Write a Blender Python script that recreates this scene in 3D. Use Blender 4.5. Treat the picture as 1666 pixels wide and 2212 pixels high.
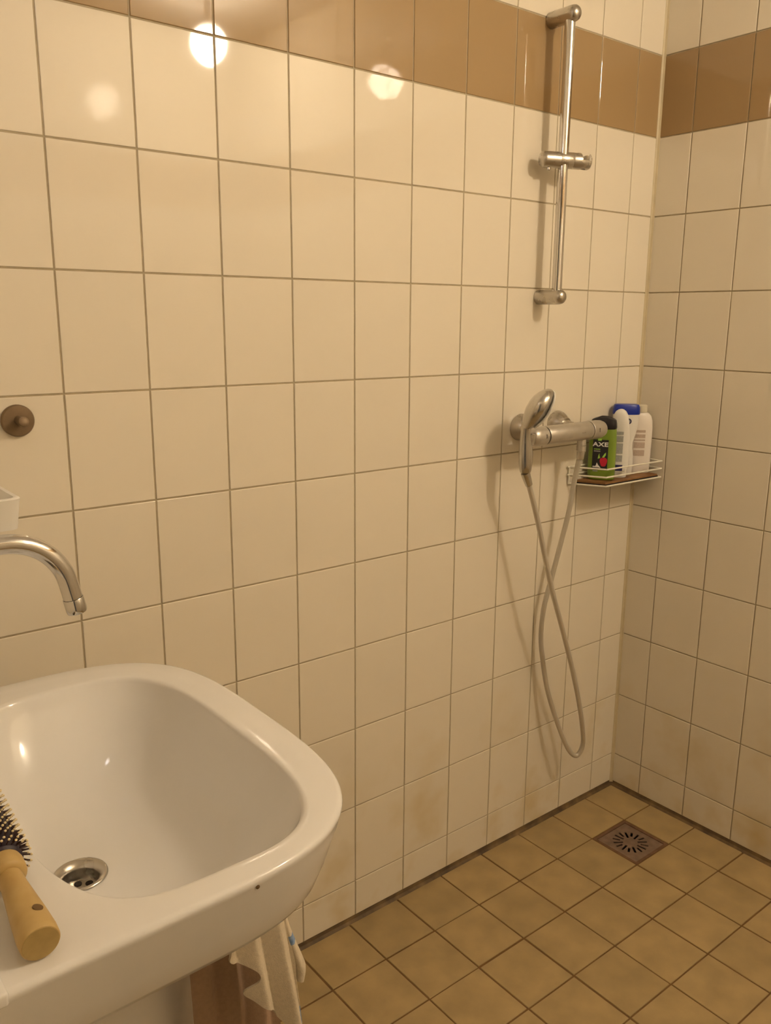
import bpy, bmesh, math, random
from mathutils import Vector, Matrix, Euler
random.seed(7)
for o in list(bpy.data.objects): bpy.data.objects.remove(o)
S = bpy.context.scene
C = S.collection
PI = math.pi

# ------------------------------------------------------------------ camera
cam = bpy.data.cameras.new('camera'); camo = bpy.data.objects.new('camera', cam); C.objects.link(camo)
cam.sensor_fit = 'VERTICAL'; cam.sensor_height = 36.0; cam.lens = 1826.57/2212*36.0
cam.clip_start = 0.01
camo.matrix_world = Matrix.Translation((-2.0675, -1.4335, 1.4276)) @ Matrix.Rotation(-0.6758, 4, 'Z') @ Matrix.Rotation(1.3455, 4, 'X') @ Matrix.Rotation(0.0069, 4, 'Z')
S.camera = camo
# ------------------------------------------------------------------ world, exposure
W = bpy.data.worlds.new('world'); S.world = W; W.use_nodes = True
W.node_tree.nodes['Background'].inputs[0].default_value = (1.0, 0.84, 0.62, 1)
W.node_tree.nodes['Background'].inputs[1].default_value = 0.12
S.cycles.sample_clamp_indirect = 0.0      # keep the lamp's second reflection in the tiles
S.view_settings.view_transform = 'Standard'; S.view_settings.look = 'None'
S.view_settings.exposure = -0.96; S.view_settings.gamma = 1.0; S.view_settings.use_curve_mapping = False
LAMP_STRENGTH = 370.0
LAMP_COLOR = (1.0, 0.82, 0.60)
MIRROR_LAMP_COLOR = (0.96, 0.95, 1.0)
MIRROR_LAMP_STRENGTH = 30.0

# ------------------------------------------------------------------ materials
def nodes_of(name):
    m = bpy.data.materials.new(name); m.use_nodes = True
    nt = m.node_tree; b = nt.nodes['Principled BSDF']
    return m, nt, b
def mat(name, col, rough=0.4, metal=0.0, noise=0.0, nscale=30.0, bump=0.0, bscale=60.0, rough_noise=0.0, rand=0.0, col2=None, coat=0.0, spec=None, trans=0.0):
    m, nt, b = nodes_of(name); N = nt.nodes; L = nt.links
    b.inputs['Base Color'].default_value = (*col, 1); b.inputs['Roughness'].default_value = rough; b.inputs['Metallic'].default_value = metal
    if coat: b.inputs['Coat Weight'].default_value = coat; b.inputs['Coat Roughness'].default_value = 0.04
    if spec is not None: b.inputs['Specular IOR Level'].default_value = spec
    if trans: b.inputs['Transmission Weight'].default_value = trans
    tc = N.new('ShaderNodeTexCoord'); geo = N.new('ShaderNodeNewGeometry')
    src = geo.outputs['Position']
    last = None
    if noise or col2:
        n = N.new('ShaderNodeTexNoise'); n.inputs['Scale'].default_value = nscale; n.inputs['Detail'].default_value = 4
        L.new(src, n.inputs['Vector'])
        r = N.new('ShaderNodeValToRGB'); c2 = col2 or tuple(c*(1-noise) for c in col)
        r.color_ramp.elements[0].position = 0.3; r.color_ramp.elements[1].position = 0.7
        r.color_ramp.elements[0].color = (*c2, 1); r.color_ramp.elements[1].color = (*col, 1)
        L.new(n.outputs['Fac'], r.inputs[0]); last = r.outputs[0]
        L.new(last, b.inputs['Base Color'])
    if rand:
        oi = N.new('ShaderNodeObjectInfo'); mx = N.new('ShaderNodeMix'); mx.data_type = 'RGBA'; mx.blend_type = 'MULTIPLY'
        mp = N.new('ShaderNodeMapRange'); mp.inputs['To Min'].default_value = 1-rand; mp.inputs['To Max'].default_value = 1.0
        L.new(oi.outputs['Random'], mp.inputs['Value']); mx.inputs[0].default_value = 1.0
        if last: L.new(last, mx.inputs[6])
        else: mx.inputs[6].default_value = (*col, 1)
        L.new(mp.outputs[0], mx.inputs[7]); L.new(mx.outputs[2], b.inputs['Base Color'])
    if rough_noise:
        n = N.new('ShaderNodeTexNoise'); n.inputs['Scale'].default_value = nscale*2; L.new(src, n.inputs['Vector'])
        mp = N.new('ShaderNodeMapRange'); mp.inputs['To Min'].default_value = rough; mp.inputs['To Max'].default_value = rough+rough_noise
        mp.inputs['From Min'].default_value = 0.3; mp.inputs['From Max'].default_value = 0.7
        L.new(n.outputs['Fac'], mp.inputs['Value']); L.new(mp.outputs[0], b.inputs['Roughness'])
    if bump:
        n = N.new('ShaderNodeTexNoise'); n.inputs['Scale'].default_value = bscale; L.new(src, n.inputs['Vector'])
        bp = N.new('ShaderNodeBump'); bp.inputs['Strength'].default_value = bump; bp.inputs['Distance'].default_value = 0.002
        L.new(n.outputs['Fac'], bp.inputs['Height']); L.new(bp.outputs[0], b.inputs['Normal'])
    return m

def tile_mat(name, col, stain=(0.60, 0.45, 0.17), low=True):
    """glazed wall tile: small tone change per tile, lime streaks, yellow soap film low down in the shower"""
    m, nt, b = nodes_of(name); N = nt.nodes; L = nt.links
    b.inputs['Roughness'].default_value = 0.035
    b.inputs['Specular IOR Level'].default_value = 0.5
    geo = N.new('ShaderNodeNewGeometry'); sep = N.new('ShaderNodeSeparateXYZ'); L.new(geo.outputs['Position'], sep.inputs[0])
    oi = N.new('ShaderNodeObjectInfo')
    mp = N.new('ShaderNodeMapRange'); mp.inputs['To Min'].default_value = 0.975; mp.inputs['To Max'].default_value = 1.0
    L.new(oi.outputs['Random'], mp.inputs['Value'])
    mx = N.new('ShaderNodeMix'); mx.data_type = 'RGBA'; mx.blend_type = 'MULTIPLY'; mx.inputs[0].default_value = 1.0
    mx.inputs[6].default_value = (*col, 1); L.new(mp.outputs[0], mx.inputs[7])
    # soap film patches
    n = N.new('ShaderNodeTexNoise'); n.inputs['Scale'].default_value = 7.0; n.inputs['Detail'].default_value = 3; L.new(geo.outputs['Position'], n.inputs['Vector'])
    a = N.new('ShaderNodeMapRange'); a.inputs['From Min'].default_value = 0.50; a.inputs['From Max'].default_value = 0.78; a.inputs['To Min'].default_value = 0; a.inputs['To Max'].default_value = 0.80
    L.new(n.outputs['Fac'], a.inputs['Value'])
    h = N.new('ShaderNodeMapRange'); h.inputs['From Min'].default_value = 0.0; h.inputs['From Max'].default_value = 0.55; h.inputs['To Min'].default_value = 1.0; h.inputs['To Max'].default_value = 0.0
    L.new(sep.outputs['Z'], h.inputs['Value'])
    mu = N.new('ShaderNodeMath'); mu.operation = 'MULTIPLY'; L.new(a.outputs[0], mu.inputs[0]); L.new(h.outputs[0], mu.inputs[1])
    mx2 = N.new('ShaderNodeMix'); mx2.data_type = 'RGBA'; L.new(mu.outputs[0], mx2.inputs[0]); L.new(mx.outputs[2], mx2.inputs[6]); mx2.inputs[7].default_value = (*stain, 1)
    L.new(mx2.outputs[2], b.inputs['Base Color'])
    w = N.new('ShaderNodeTexNoise'); w.inputs['Scale'].default_value = 9.0; w.inputs['Detail'].default_value = 1; L.new(geo.outputs['Position'], w.inputs['Vector'])
    bp = N.new('ShaderNodeBump'); bp.inputs['Strength'].default_value = 0.05; bp.inputs['Distance'].default_value = 0.004
    L.new(w.outputs['Fac'], bp.inputs['Height']); L.new(bp.outputs[0], b.inputs['Normal'])
    return m

def grid_tile_mat(name, horiz, col, band, grout):
    """tiled wall out of the picture: the same 15 x 20 tiles drawn by the material"""
    m, nt, b = nodes_of(name); N = nt.nodes; L = nt.links
    b.inputs['Roughness'].default_value = 0.13
    geo = N.new('ShaderNodeNewGeometry'); sep = N.new('ShaderNodeSeparateXYZ'); L.new(geo.outputs['Position'], sep.inputs[0])
    def line(sock, off, step):
        s = N.new('ShaderNodeMath'); s.operation = 'SUBTRACT'; s.inputs[1].default_value = off; L.new(sock, s.inputs[0])
        d = N.new('ShaderNodeMath'); d.operation = 'DIVIDE'; d.inputs[1].default_value = step; L.new(s.outputs[0], d.inputs[0])
        f = N.new('ShaderNodeMath'); f.operation = 'FRACT'; L.new(d.outputs[0], f.inputs[0])
        g = N.new('ShaderNodeMath'); g.operation = 'LESS_THAN'; g.inputs[1].default_value = 0.02; L.new(f.outputs[0], g.inputs[0]); return g.outputs[0]
    l1 = line(sep.outputs[horiz], -0.103, 0.15); l2 = line(sep.outputs['Z'], 0.108, 0.1989)
    mxm = N.new('ShaderNodeMath'); mxm.operation = 'MAXIMUM'; L.new(l1, mxm.inputs[0]); L.new(l2, mxm.inputs[1])
    g1 = N.new('ShaderNodeMath'); g1.operation = 'GREATER_THAN'; g1.inputs[1].default_value = 1.898; L.new(sep.outputs['Z'], g1.inputs[0])
    g2 = N.new('ShaderNodeMath'); g2.operation = 'LESS_THAN'; g2.inputs[1].default_value = 2.097; L.new(sep.outputs['Z'], g2.inputs[0])
    mm = N.new('ShaderNodeMath'); mm.operation = 'MULTIPLY'; L.new(g1.outputs[0], mm.inputs[0]); L.new(g2.outputs[0], mm.inputs[1])
    a = N.new('ShaderNodeMix'); a.data_type = 'RGBA'; a.inputs[6].default_value = (*col, 1); a.inputs[7].default_value = (*band, 1); L.new(mm.outputs[0], a.inputs[0])
    c = N.new('ShaderNodeMix'); c.data_type = 'RGBA'; c.inputs[7].default_value = (*grout, 1); L.new(a.outputs[2], c.inputs[6]); L.new(mxm.outputs[0], c.inputs[0])
    L.new(c.outputs[2], b.inputs['Base Color'])
    return m

CREAM = (0.82, 0.755, 0.63); BROWN = (0.40, 0.275, 0.14); GROUT = (0.50, 0.425, 0.29)
M = {}
M['tile'] = tile_mat('cream_glazed_tile', CREAM)
M['band'] = tile_mat('brown_glazed_tile', BROWN)
M['grout'] = mat('beige_grout', GROUT, 0.8, noise=0.2, nscale=40)
M['wall_c'] = grid_tile_mat('tiled_wall_by_door', 'Y', CREAM, BROWN, GROUT)
M['wall_d'] = grid_tile_mat('tiled_wall_opposite', 'X', CREAM, BROWN, GROUT)
M['seal_corner'] = mat('yellowed_sealant', (0.64, 0.55, 0.36), 0.5, noise=0.15, nscale=20)
M['seal_floor'] = mat('mouldy_sealant', (0.22, 0.14, 0.06), 0.6, col2=(0.06, 0.04, 0.025), nscale=22)
M['floor_tile'] = mat('beige_floor_tile', (0.475, 0.345, 0.160), 0.42, noise=0.24, nscale=16, rand=0.10, bump=0.15, bscale=90, rough_noise=0.2)
M['floor_grout'] = mat('dark_floor_grout', (0.20, 0.105, 0.035), 0.8, noise=0.3, nscale=25)
M['ceiling'] = mat('white_ceiling_paint', (0.80, 0.78, 0.74), 0.7, noise=0.03, nscale=8)
M['ceramic'] = mat('white_ceramic', (0.80, 0.785, 0.765), 0.09, noise=0.02, nscale=6)
M['chrome'] = mat('chrome', (0.68, 0.67, 0.66), 0.07, 1.0, rough_noise=0.06, nscale=30, noise=0.05)
M['dull_chrome'] = mat('dulled_chrome', (0.62, 0.60, 0.56), 0.15, 0.95, rough_noise=0.10, nscale=40, noise=0.10)
M['satin'] = mat('brushed_steel', (0.56, 0.53, 0.48), 0.26, 1.0, rough_noise=0.05, nscale=25, noise=0.05)
M['limed'] = mat('limescaled_chrome', (0.66, 0.63, 0.58), 0.30, 0.80, rough_noise=0.15, nscale=60, noise=0.10, bump=0.03, bscale=300)
M['hose'] = mat('silver_hose', (0.66, 0.62, 0.54), 0.30, 0.45, noise=0.1, nscale=20)
M['dark'] = mat('dark_gap', (0.02, 0.014, 0.01), 0.7, noise=0.1)
M['drain'] = mat('tarnished_steel', (0.35, 0.25, 0.19), 0.45, 0.6, noise=0.35, nscale=60, rough_noise=0.2)
M['drain_frame'] = mat('rusty_frame', (0.22, 0.12, 0.07), 0.6, 0.3, noise=0.3, nscale=60)
M['white_plastic'] = mat('white_plastic', (0.80, 0.78, 0.73), 0.32, noise=0.02)
M['cream_plastic'] = mat('cream_plastic', (0.78, 0.72, 0.56), 0.35, noise=0.03)
M['pearl_plastic'] = mat('pale_plastic', (0.80, 0.745, 0.68), 0.28, noise=0.02)
M['wire'] = mat('white_coated_wire', (0.82, 0.79, 0.68), 0.3, noise=0.03)
M['wood_board'] = mat('brown_wood_slat', (0.36, 0.18, 0.065), 0.55, col2=(0.20, 0.09, 0.03), nscale=22)
M['green'] = mat('green_gel_bottle', (0.22, 0.34, 0.035), 0.2, noise=0.12, nscale=18, coat=0.4)
M['black_plastic'] = mat('black_plastic', (0.018, 0.016, 0.020), 0.35, noise=0.2)
M['label_black'] = mat('black_label', (0.02, 0.022, 0.025), 0.45, noise=0.2)
M['label_white'] = mat('white_print', (0.85, 0.85, 0.83), 0.5, noise=0.02)
M['label_green'] = mat('green_print', (0.35, 0.65, 0.10), 0.5, noise=0.05)
M['label_red'] = mat('red_print', (0.62, 0.02, 0.05), 0.4, noise=0.15, nscale=150)
M['label_grey'] = mat('grey_print', (0.42, 0.42, 0.40), 0.5, noise=0.25, nscale=300)
M['label_tan'] = mat('tan_print', (0.55, 0.44, 0.36), 0.5, noise=0.2, nscale=300)
M['blue'] = mat('blue_cap', (0.005, 0.03, 0.36), 0.3, noise=0.1)
M['navy'] = mat('navy_print', (0.02, 0.02, 0.10), 0.4, noise=0.1)
M['bronze'] = mat('bronzed_metal', (0.24, 0.17, 0.10), 0.50, 0.5, noise=0.15, nscale=80)
M['brush_wood'] = mat('beech_handle', (0.56, 0.40, 0.16), 0.45, col2=(0.46, 0.30, 0.10), nscale=35)
M['brush_end'] = mat('beech_end_grain', (0.46, 0.33, 0.12), 0.6, noise=0.12, nscale=120)
M['brush_dark'] = mat('dark_barrel', (0.03, 0.018, 0.035), 0.5, noise=0.3)
M['bristle'] = mat('dark_bristle', (0.06, 0.03, 0.03), 0.5, noise=0.2)
M['tip'] = mat('cream_bead', (0.80, 0.68, 0.42), 0.4, noise=0.1, nscale=200)
M['towel'] = mat('terry_cloth', (0.70, 0.61, 0.46), 0.95, noise=0.12, nscale=260, bump=0.25, bscale=700)
M['towel_blue'] = mat('blue_woven_stripe', (0.13, 0.23, 0.45), 0.95, col2=(0.30, 0.40, 0.58), nscale=180, bump=0.2, bscale=600)
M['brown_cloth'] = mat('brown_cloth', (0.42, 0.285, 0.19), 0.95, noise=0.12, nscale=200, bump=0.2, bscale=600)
M['speck'] = mat('brown_speck', (0.16, 0.09, 0.03), 0.6, noise=0.2)
def emis(name, col, s):
    m, nt, b = nodes_of(name); b.inputs['Base Color'].default_value = (0.9, 0.88, 0.82, 1)
    b.inputs['Emission Color'].default_value = (*col, 1); b.inputs['Emission Strength'].default_value = s; return m
M['lamp'] = emis('lit_opal_glass', LAMP_COLOR, LAMP_STRENGTH)
M['mirror_lamp'] = emis('lit_opal_glass_wall', MIRROR_LAMP_COLOR, MIRROR_LAMP_STRENGTH)

# ------------------------------------------------------------------ helpers
def link(name, me, m=None, parent=None, smooth=False):
    o = bpy.data.objects.new(name, me); C.objects.link(o)
    if m and not me.materials: me.materials.append(M[m] if isinstance(m, str) else m)
    if parent: o.parent = parent
    if smooth:
        for p in me.polygons: p.use_smooth = True
    return o
def obj(name, bm, m, parent=None, smooth=True, angle=40):
    bmesh.ops.recalc_face_normals(bm, faces=bm.faces[:])
    me = bpy.data.meshes.new(name)
    if smooth:
        for f in bm.faces: f.smooth = True
        for e in bm.edges:
            if len(e.link_faces) == 2 and e.calc_face_angle(0) > math.radians(angle): e.smooth = False
    bm.to_mesh(me); bm.free()
    return link(name, me, m, parent)
def thing(name, label, cat, loc=(0, 0, 0), group=None, rot=None):
    o = bpy.data.objects.new(name, None); C.objects.link(o); o.location = loc; o.empty_display_size = 0.02
    if rot is not None: o.rotation_euler = rot
    o['label'] = label; o['category'] = cat
    if group: o['group'] = group
    return o
def tag(o, label, cat=None, kind=None, group=None):
    o['label'] = label
    if cat: o['category'] = cat
    if kind: o['kind'] = kind
    if group: o['group'] = group
    return o
def box(bm, x0, x1, y0, y1, z0, z1, mtx=None):
    vs = [bm.verts.new(v) for v in ((x0,y0,z0),(x1,y0,z0),(x1,y1,z0),(x0,y1,z0),(x0,y0,z1),(x1,y0,z1),(x1,y1,z1),(x0,y1,z1))]
    if mtx:
        for v in vs: v.co = mtx @ v.co
    for f in ((0,3,2,1),(4,5,6,7),(0,1,5,4),(1,2,6,5),(2,3,7,6),(3,0,4,7)): bm.faces.new([vs[i] for i in f])
    return vs
def bbox(x0, x1, y0, y1, z0, z1, bev=0.0, seg=2, mtx=None):
    bm = bmesh.new(); box(bm, x0, x1, y0, y1, z0, z1)
    if bev: bmesh.ops.bevel(bm, geom=bm.edges[:], offset=bev, segments=seg, affect='EDGES', profile=0.5)
    if mtx: bmesh.ops.transform(bm, matrix=mtx, verts=bm.verts[:])
    return bm
def rings(bm, rs, closed=True, cap0=True, cap1=True):
    """rs: list of lists of points with the same length; bridged in order"""
    V = [[bm.verts.new(p) for p in r] for r in rs]; n = len(V[0])
    for a, b in zip(V, V[1:]):
        for i in range(n if closed else n-1):
            j = (i+1) % n
            bm.faces.new((a[i], a[j], b[j], b[i]))
    if cap0 and closed: bm.faces.new(V[0][::-1])
    if cap1 and closed: bm.faces.new(V[-1])
    return V
def frame_of(d):
    d = Vector(d).normalized(); u = Vector((0, 0, 1)) if abs(d.z) < 0.9 else Vector((1, 0, 0))
    a = d.cross(u).normalized(); b = d.cross(a).normalized(); return a, b
def lathe(bm, prof, origin, axis, n=32, cap0=True, cap1=True):
    """prof: (distance along axis, radius)"""
    o = Vector(origin); d = Vector(axis).normalized(); a, b = frame_of(d)
    rs = []
    for t, r in prof:
        r = max(r, 1e-5)
        rs.append([o + d*t + a*(r*math.cos(2*PI*i/n)) + b*(r*math.sin(2*PI*i/n)) for i in range(n)])
    return rings(bm, rs, True, cap0, cap1)
def smooth_path(pts, sub=8):
    P = [Vector(p) for p in pts]; out = []
    for i in range(len(P)-1):
        p0 = P[max(i-1, 0)]; p1 = P[i]; p2 = P[i+1]; p3 = P[min(i+2, len(P)-1)]
        for k in range(sub):
            t = k/sub
            out.append(0.5*((2*p1) + (p2-p0)*t + (2*p0-5*p1+4*p2-p3)*t*t + (3*p1-p0-3*p2+p3)*t**3))
    out.append(P[-1]); return out
def tube(bm, path, r, n=12, cap=True):
    P = [Vector(p) for p in path]; m = len(P)
    rad = r if isinstance(r, (list, tuple)) else [r]*m
    t0 = (P[1]-P[0]).normalized(); a, b = frame_of(t0); rs = []
    for i, p in enumerate(P):
        t = (P[min(i+1, m-1)] - P[max(i-1, 0)]).normalized()
        a = (a - t*a.dot(t)).normalized(); b = t.cross(a)
        rs.append([p + a*(rad[i]*math.cos(2*PI*k/n)) + b*(rad[i]*math.sin(2*PI*k/n)) for k in range(n)])
    return rings(bm, rs, True, cap, cap)
def cyl(bm, p0, p1, r, n=24): return tube(bm, [p0, p1], r, n)
def text_mesh(s, size, depth=0.0002, shear=0.0, spacing=1.0, bold=0.0):
    cu = bpy.data.curves.new('letters', 'FONT'); cu.body = s; cu.size = size; cu.extrude = depth; cu.align_x = 'CENTER'; cu.align_y = 'CENTER'
    cu.shear = shear; cu.offset = bold; cu.space_character = spacing; cu.resolution_u = 3
    to = bpy.data.objects.new('letters', cu); C.objects.link(to)
    me = bpy.data.meshes.new_from_object(to.evaluated_get(bpy.context.evaluated_depsgraph_get()))
    bpy.data.objects.remove(to); bpy.data.curves.remove(cu); return me
def superell(cx, cy, a, b, n, N=96, arear=None, nrear=None):
    pts = []
    for i in range(N):
        th = 2*PI*(i+0.5)/N; c = math.cos(th); s = math.sin(th)
        aa, nn = (a, n) if c >= 0 or arear is None else (arear, nrear)
        pts.append((cx + aa*math.copysign(abs(c)**(2/nn), c), cy + b*math.copysign(abs(s)**(2/nn), s)))
    return pts

# ------------------------------------------------------------------ the room shell
XC, YD, ZC = -2.0, -2.254, 2.6          # wall by the door, opposite wall, ceiling
ROWS = [0.0135] + [0.108+0.1989*k for k in range(13)] + [ZC]
G = 0.0030                              # joint width
_tm = {}
def tile_mesh(w, h, t, bev, m):
    k = (round(w, 4), round(h, 4), m)
    if k in _tm: return _tm[k]
    bm = bmesh.new(); x, y = w/2, h/2
    r0 = [(-x,-y,-t),(x,-y,-t),(x,y,-t),(-x,y,-t)]; r1 = [(-x,-y,-bev),(x,-y,-bev),(x,y,-bev),(-x,y,-bev)]
    b2 = bev*0.35
    r2 = [(-x+b2,-y+b2,-b2),(x-b2,-y+b2,-b2),(x-b2,y-b2,-b2),(-x+b2,y-b2,-b2)]
    r3 = [(-x+bev,-y+bev,0),(x-bev,-y+bev,0),(x-bev,y-bev,0),(-x+bev,y-bev,0)]
    rings(bm, [r0, r1, r2, r3], True, False, True)
    bmesh.ops.recalc_face_normals(bm, faces=bm.faces[:])
    me = bpy.data.meshes.new('tile'); bm.to_mesh(me); bm.free(); me.materials.append(M[m]); _tm[k] = me
    return me
def place_tile(parent, me, loc, base, tilt):
    o = bpy.data.objects.new('tile', me); C.objects.link(o)
    e = Euler((random.gauss(0, tilt), random.gauss(0, tilt), 0)).to_matrix().to_4x4()
    o.matrix_world = Matrix.Translation(loc) @ base @ e
    o.parent = parent
    return o
def slab(name, x0, x1, y0, y1, z0, z1, m, label):
    bm = bmesh.new(); box(bm, x0, x1, y0, y1, z0, z1)
    return tag(obj(name, bm, m, None, False), label, None, 'structure')
# wall carrying the shower (y = 0) and wall at the end (x = 0)
wa = slab('wall_left', XC-0.1, 0.1, 0.0018, 0.12, -0.05, ZC, 'grout', 'long cream tiled wall with a brown tile band, behind basin and shower')
wb = slab('wall_right', 0.0021, 0.12, YD-0.1, 0.0018, -0.05, ZC, 'grout', 'cream tiled end wall at right with a brown tile band')
baseA = Matrix.Rotation(PI/2, 4, 'X')                                   # local x -> x, local y -> z, local z -> -y
baseB = Matrix(((0,0,-1,0),(-1,0,0,0),(0,1,0,0),(0,0,0,1)))            # local x -> -y, local y -> z, local z -> -x
def cols(first, end):
    e = [0.0, first]
    while e[-1]+0.15 < end: e.append(e[-1]+0.15)
    e.append(end); return e
def tile_wall(wall, es, base, pos):
    for c in range(len(es)-1):
        for r in range(len(ROWS)-1):
            w = es[c+1]-es[c]-G; h = ROWS[r+1]-ROWS[r]-G
            if w < 0.01 or h < 0.01: continue
            m = 'band' if abs(ROWS[r]-1.8981) < 0.01 else 'tile'
            me = tile_mesh(w, h, 0.006, 0.0011, m)
            place_tile(wall, me, pos((es[c]+es[c+1])/2, (ROWS[r]+ROWS[r+1])/2), base, 0.0012)
tile_wall(wa, cols(0.103, -XC), baseA, lambda s, z: Vector((-s, 0.0, z)))
tile_wall(wb, cols(0.1013, -YD), baseB, lambda s, z: Vector((0.0, -s, z)))
# wall by the door (x = -2): basin side, doorway, far side
bm = bmesh.new()
box(bm, XC-0.10, XC, -1.00, 0.0014, -0.05, ZC); box(bm, XC-0.10, XC, YD-0.1, -1.95, -0.05, ZC); box(bm, XC-0.10, XC, -1.95, -1.00, 2.10, ZC)
tag(obj('wall_near', bm, 'wall_c', None, False), 'tiled wall with the doorway the photo is taken from', None, 'structure')
slab('wall_rear', XC, 0.0014, YD-0.12, YD, -0.05, ZC, 'wall_d', 'tiled wall opposite the shower, out of the picture')
slab('ceiling', XC-0.1, 0.12, YD-0.12, 0.12, ZC, ZC+0.08, 'ceiling', 'white painted bathroom ceiling')
# floor
FX0, FY0, FS = -0.131, -0.147, 0.149
DX0, DX1, DY0, DY1 = FX0-FS, FX0, FY0-FS, FY0            # the cell of the drain
bm = bmesh.new()
zf = -0.0018
box(bm, XC-0.1, DX0+0.002, YD, 0.0014, -0.10, zf); box(bm, DX1-0.002, 0.0014, YD, 0.0014, -0.10, zf)
box(bm, DX0+0.002, DX1-0.002, YD, DY0+0.002, -0.10, zf); box(bm, DX0+0.002, DX1-0.002, DY1-0.002, 0.0014, -0.10, zf)
fl = tag(obj('floor', bm, 'floor_grout', None, False), 'square beige floor tiles with dark brown joints', None, 'structure')
fx = [0.0]+[-FX0+FS*k for k in range(14)]; fx = [v for v in fx if v < -XC-0.02]+[-XC]
fy = [0.0]+[-FY0+FS*k for k in range(17)]; fy = [v for v in fy if v < -YD-0.02]+[-YD]
for i in range(len(fx)-1):
    for j in range(len(fy)-1):
        if i == 1 and j == 1: continue
        me = tile_mesh(fx[i+1]-fx[i]-0.0042, fy[j+1]-fy[j]-0.0038, 0.007, 0.0012, 'floor_tile')
        o = place_tile(fl, me, Vector((-(fx[i]+fx[i+1])/2, -(fy[j]+fy[j+1])/2, 0)), Matrix.Identity(4), 0.0013)
        o.location.x += random.gauss(0, .0004); o.location.y += random.gauss(0, .0004)
# sealant joints
def prism(name, prof, p0, p1, m, label):
    bm = bmesh.new(); rings(bm, [[Vector(p0)+Vector(q) for q in prof], [Vector(p1)+Vector(q) for q in prof]])
    return tag(obj(name, bm, m, None, False), label, None, 'structure')
prism('trim_1', [(0.002,0.002,0),(-0.0075,0.002,0),(-0.0072,-0.0008,0),(-0.0032,-0.0034,0),(-0.0008,-0.0075,0),(0.002,-0.0075,0)], (0,0,0.010), (0,0,ZC), 'seal_corner', 'yellowed sealant joint in the corner between the tiled walls')
prism('trim_2', [(0,0.002,-0.004),(0,0.002,0.0140),(0,0.0006,0.0140),(0,-0.0010,0.006),(0,-0.0062,0.0004),(0,-0.0062,-0.004)], (XC,0,0), (0,0,0), 'seal_floor', 'dark mouldy sealant along the floor below the shower wall')
prism('trim_3', [(0.002,0,-0.004),(0.002,0,0.0140),(0.0006,0,0.0140),(-0.0010,0,0.006),(-0.0062,0,0.0004),(-0.0062,0,-0.004)], (0,YD,0), (0,0,0), 'seal_floor', 'dark mouldy sealant along the floor below the end wall')

# ------------------------------------------------------------------ ceiling lamp (reflected in the tiles)
LP = Vector((-0.42, -1.70, 2.42))
t = thing('ceiling_lamp', 'lit round opal globe lamp on the ceiling, seen as a reflection', 'lamp', (LP.x, LP.y, ZC))
bm = bmesh.new(); bmesh.ops.create_uvsphere(bm, u_segments=32, v_segments=20, radius=0.070); bmesh.ops.translate(bm, vec=(0, 0, LP.z-ZC), verts=bm.verts[:])
obj('globe', bm, 'lamp', t)
bm = bmesh.new(); lathe(bm, [(0, 0.05), (0.012, 0.05), (0.02, 0.042), (0.024, 0.014), (0.10, 0.014), (0.104, 0.034), (0.125, 0.034)], (0, 0, 0), (0, 0, -1)); obj('base', bm, 'white_plastic', t)
# lamp above the basin mirror, outside the frame
t = thing('mirror_lamp', 'small lit opal wall lamp above the basin, outside the picture', 'lamp', (XC, -0.49, 2.05))
bm = bmesh.new(); bmesh.ops.create_uvsphere(bm, u_segments=24, v_segments=16, radius=0.038); bmesh.ops.translate(bm, vec=(0.075, 0, 0.0), verts=bm.verts[:]); obj('globe', bm, 'mirror_lamp', t)
bm = bmesh.new(); lathe(bm, [(0, 0.03), (0.02, 0.03), (0.026, 0.02), (0.042, 0.016)], (0, 0, 0), (1, 0, 0), 24); obj('housing', bm, 'white_plastic', t)

# ------------------------------------------------------------------ shower riser rail
RX, RY = -0.444, -0.057
t = thing('shower_rail', 'chrome riser rail on the tiled wall with two brackets and a sliding holder', 'shower rail', (RX, 0, 1.48))
bm = bmesh.new(); cyl(bm, (0, RY, -0.006), (0, RY, 0.612), 0.0118, 28); obj('bar', bm, 'chrome', t)
for z in (0.0, 0.612):
    bm = bmesh.new(); R = 0.0175
    lathe(bm, [(0.0, R-0.001), (0.0015, R), (0.062, R), (0.068, R*0.985), (0.074, R*0.90), (0.078, R*0.72), (0.081, R*0.45), (0.082, 0.001)], (0, 0, z), (0, -1, 0), 32)
    br = obj('bracket', bm, 'satin', t, True, 50)
    bm = bmesh.new(); lathe(bm, [(-.001, 0.0030), (0.0012, 0.0030), (0.0016, 0.0022)], (-0.0015, -0.0795, z+0.001), (-0.3, -1, 0.1), 14); obj('screw_cover', bm, 'dark', br)
# sliding holder
ad = Vector((math.cos(math.radians(22)), -math.sin(math.radians(22)), 0.0)); sc_ = Vector((0.008, RY, 0.307)); R = 0.0182
sl = bmesh.new(); lathe(sl, [(-0.064, 0.010), (-0.062, 0.0145), (-0.058, R*0.96), (-0.054, R), (-0.018, R)], sc_, ad, 32)
s_ = obj('slider_knob', sl, 'satin', t)
bm = bmesh.new(); lathe(bm, [(-0.0176, R*0.985), (-0.017, R), (0.0145, R), (0.015, R*0.985)], sc_, ad, 32); obj('slider_body', bm, 'satin', t)
bm = bmesh.new(); lathe(bm, [(0.0154, R*0.985), (0.016, R), (0.057, R), (0.060, R*0.93), (0.061, 0.013)], sc_, ad, 32)
ho = obj('slider_cup', bm, 'satin', t)
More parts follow.
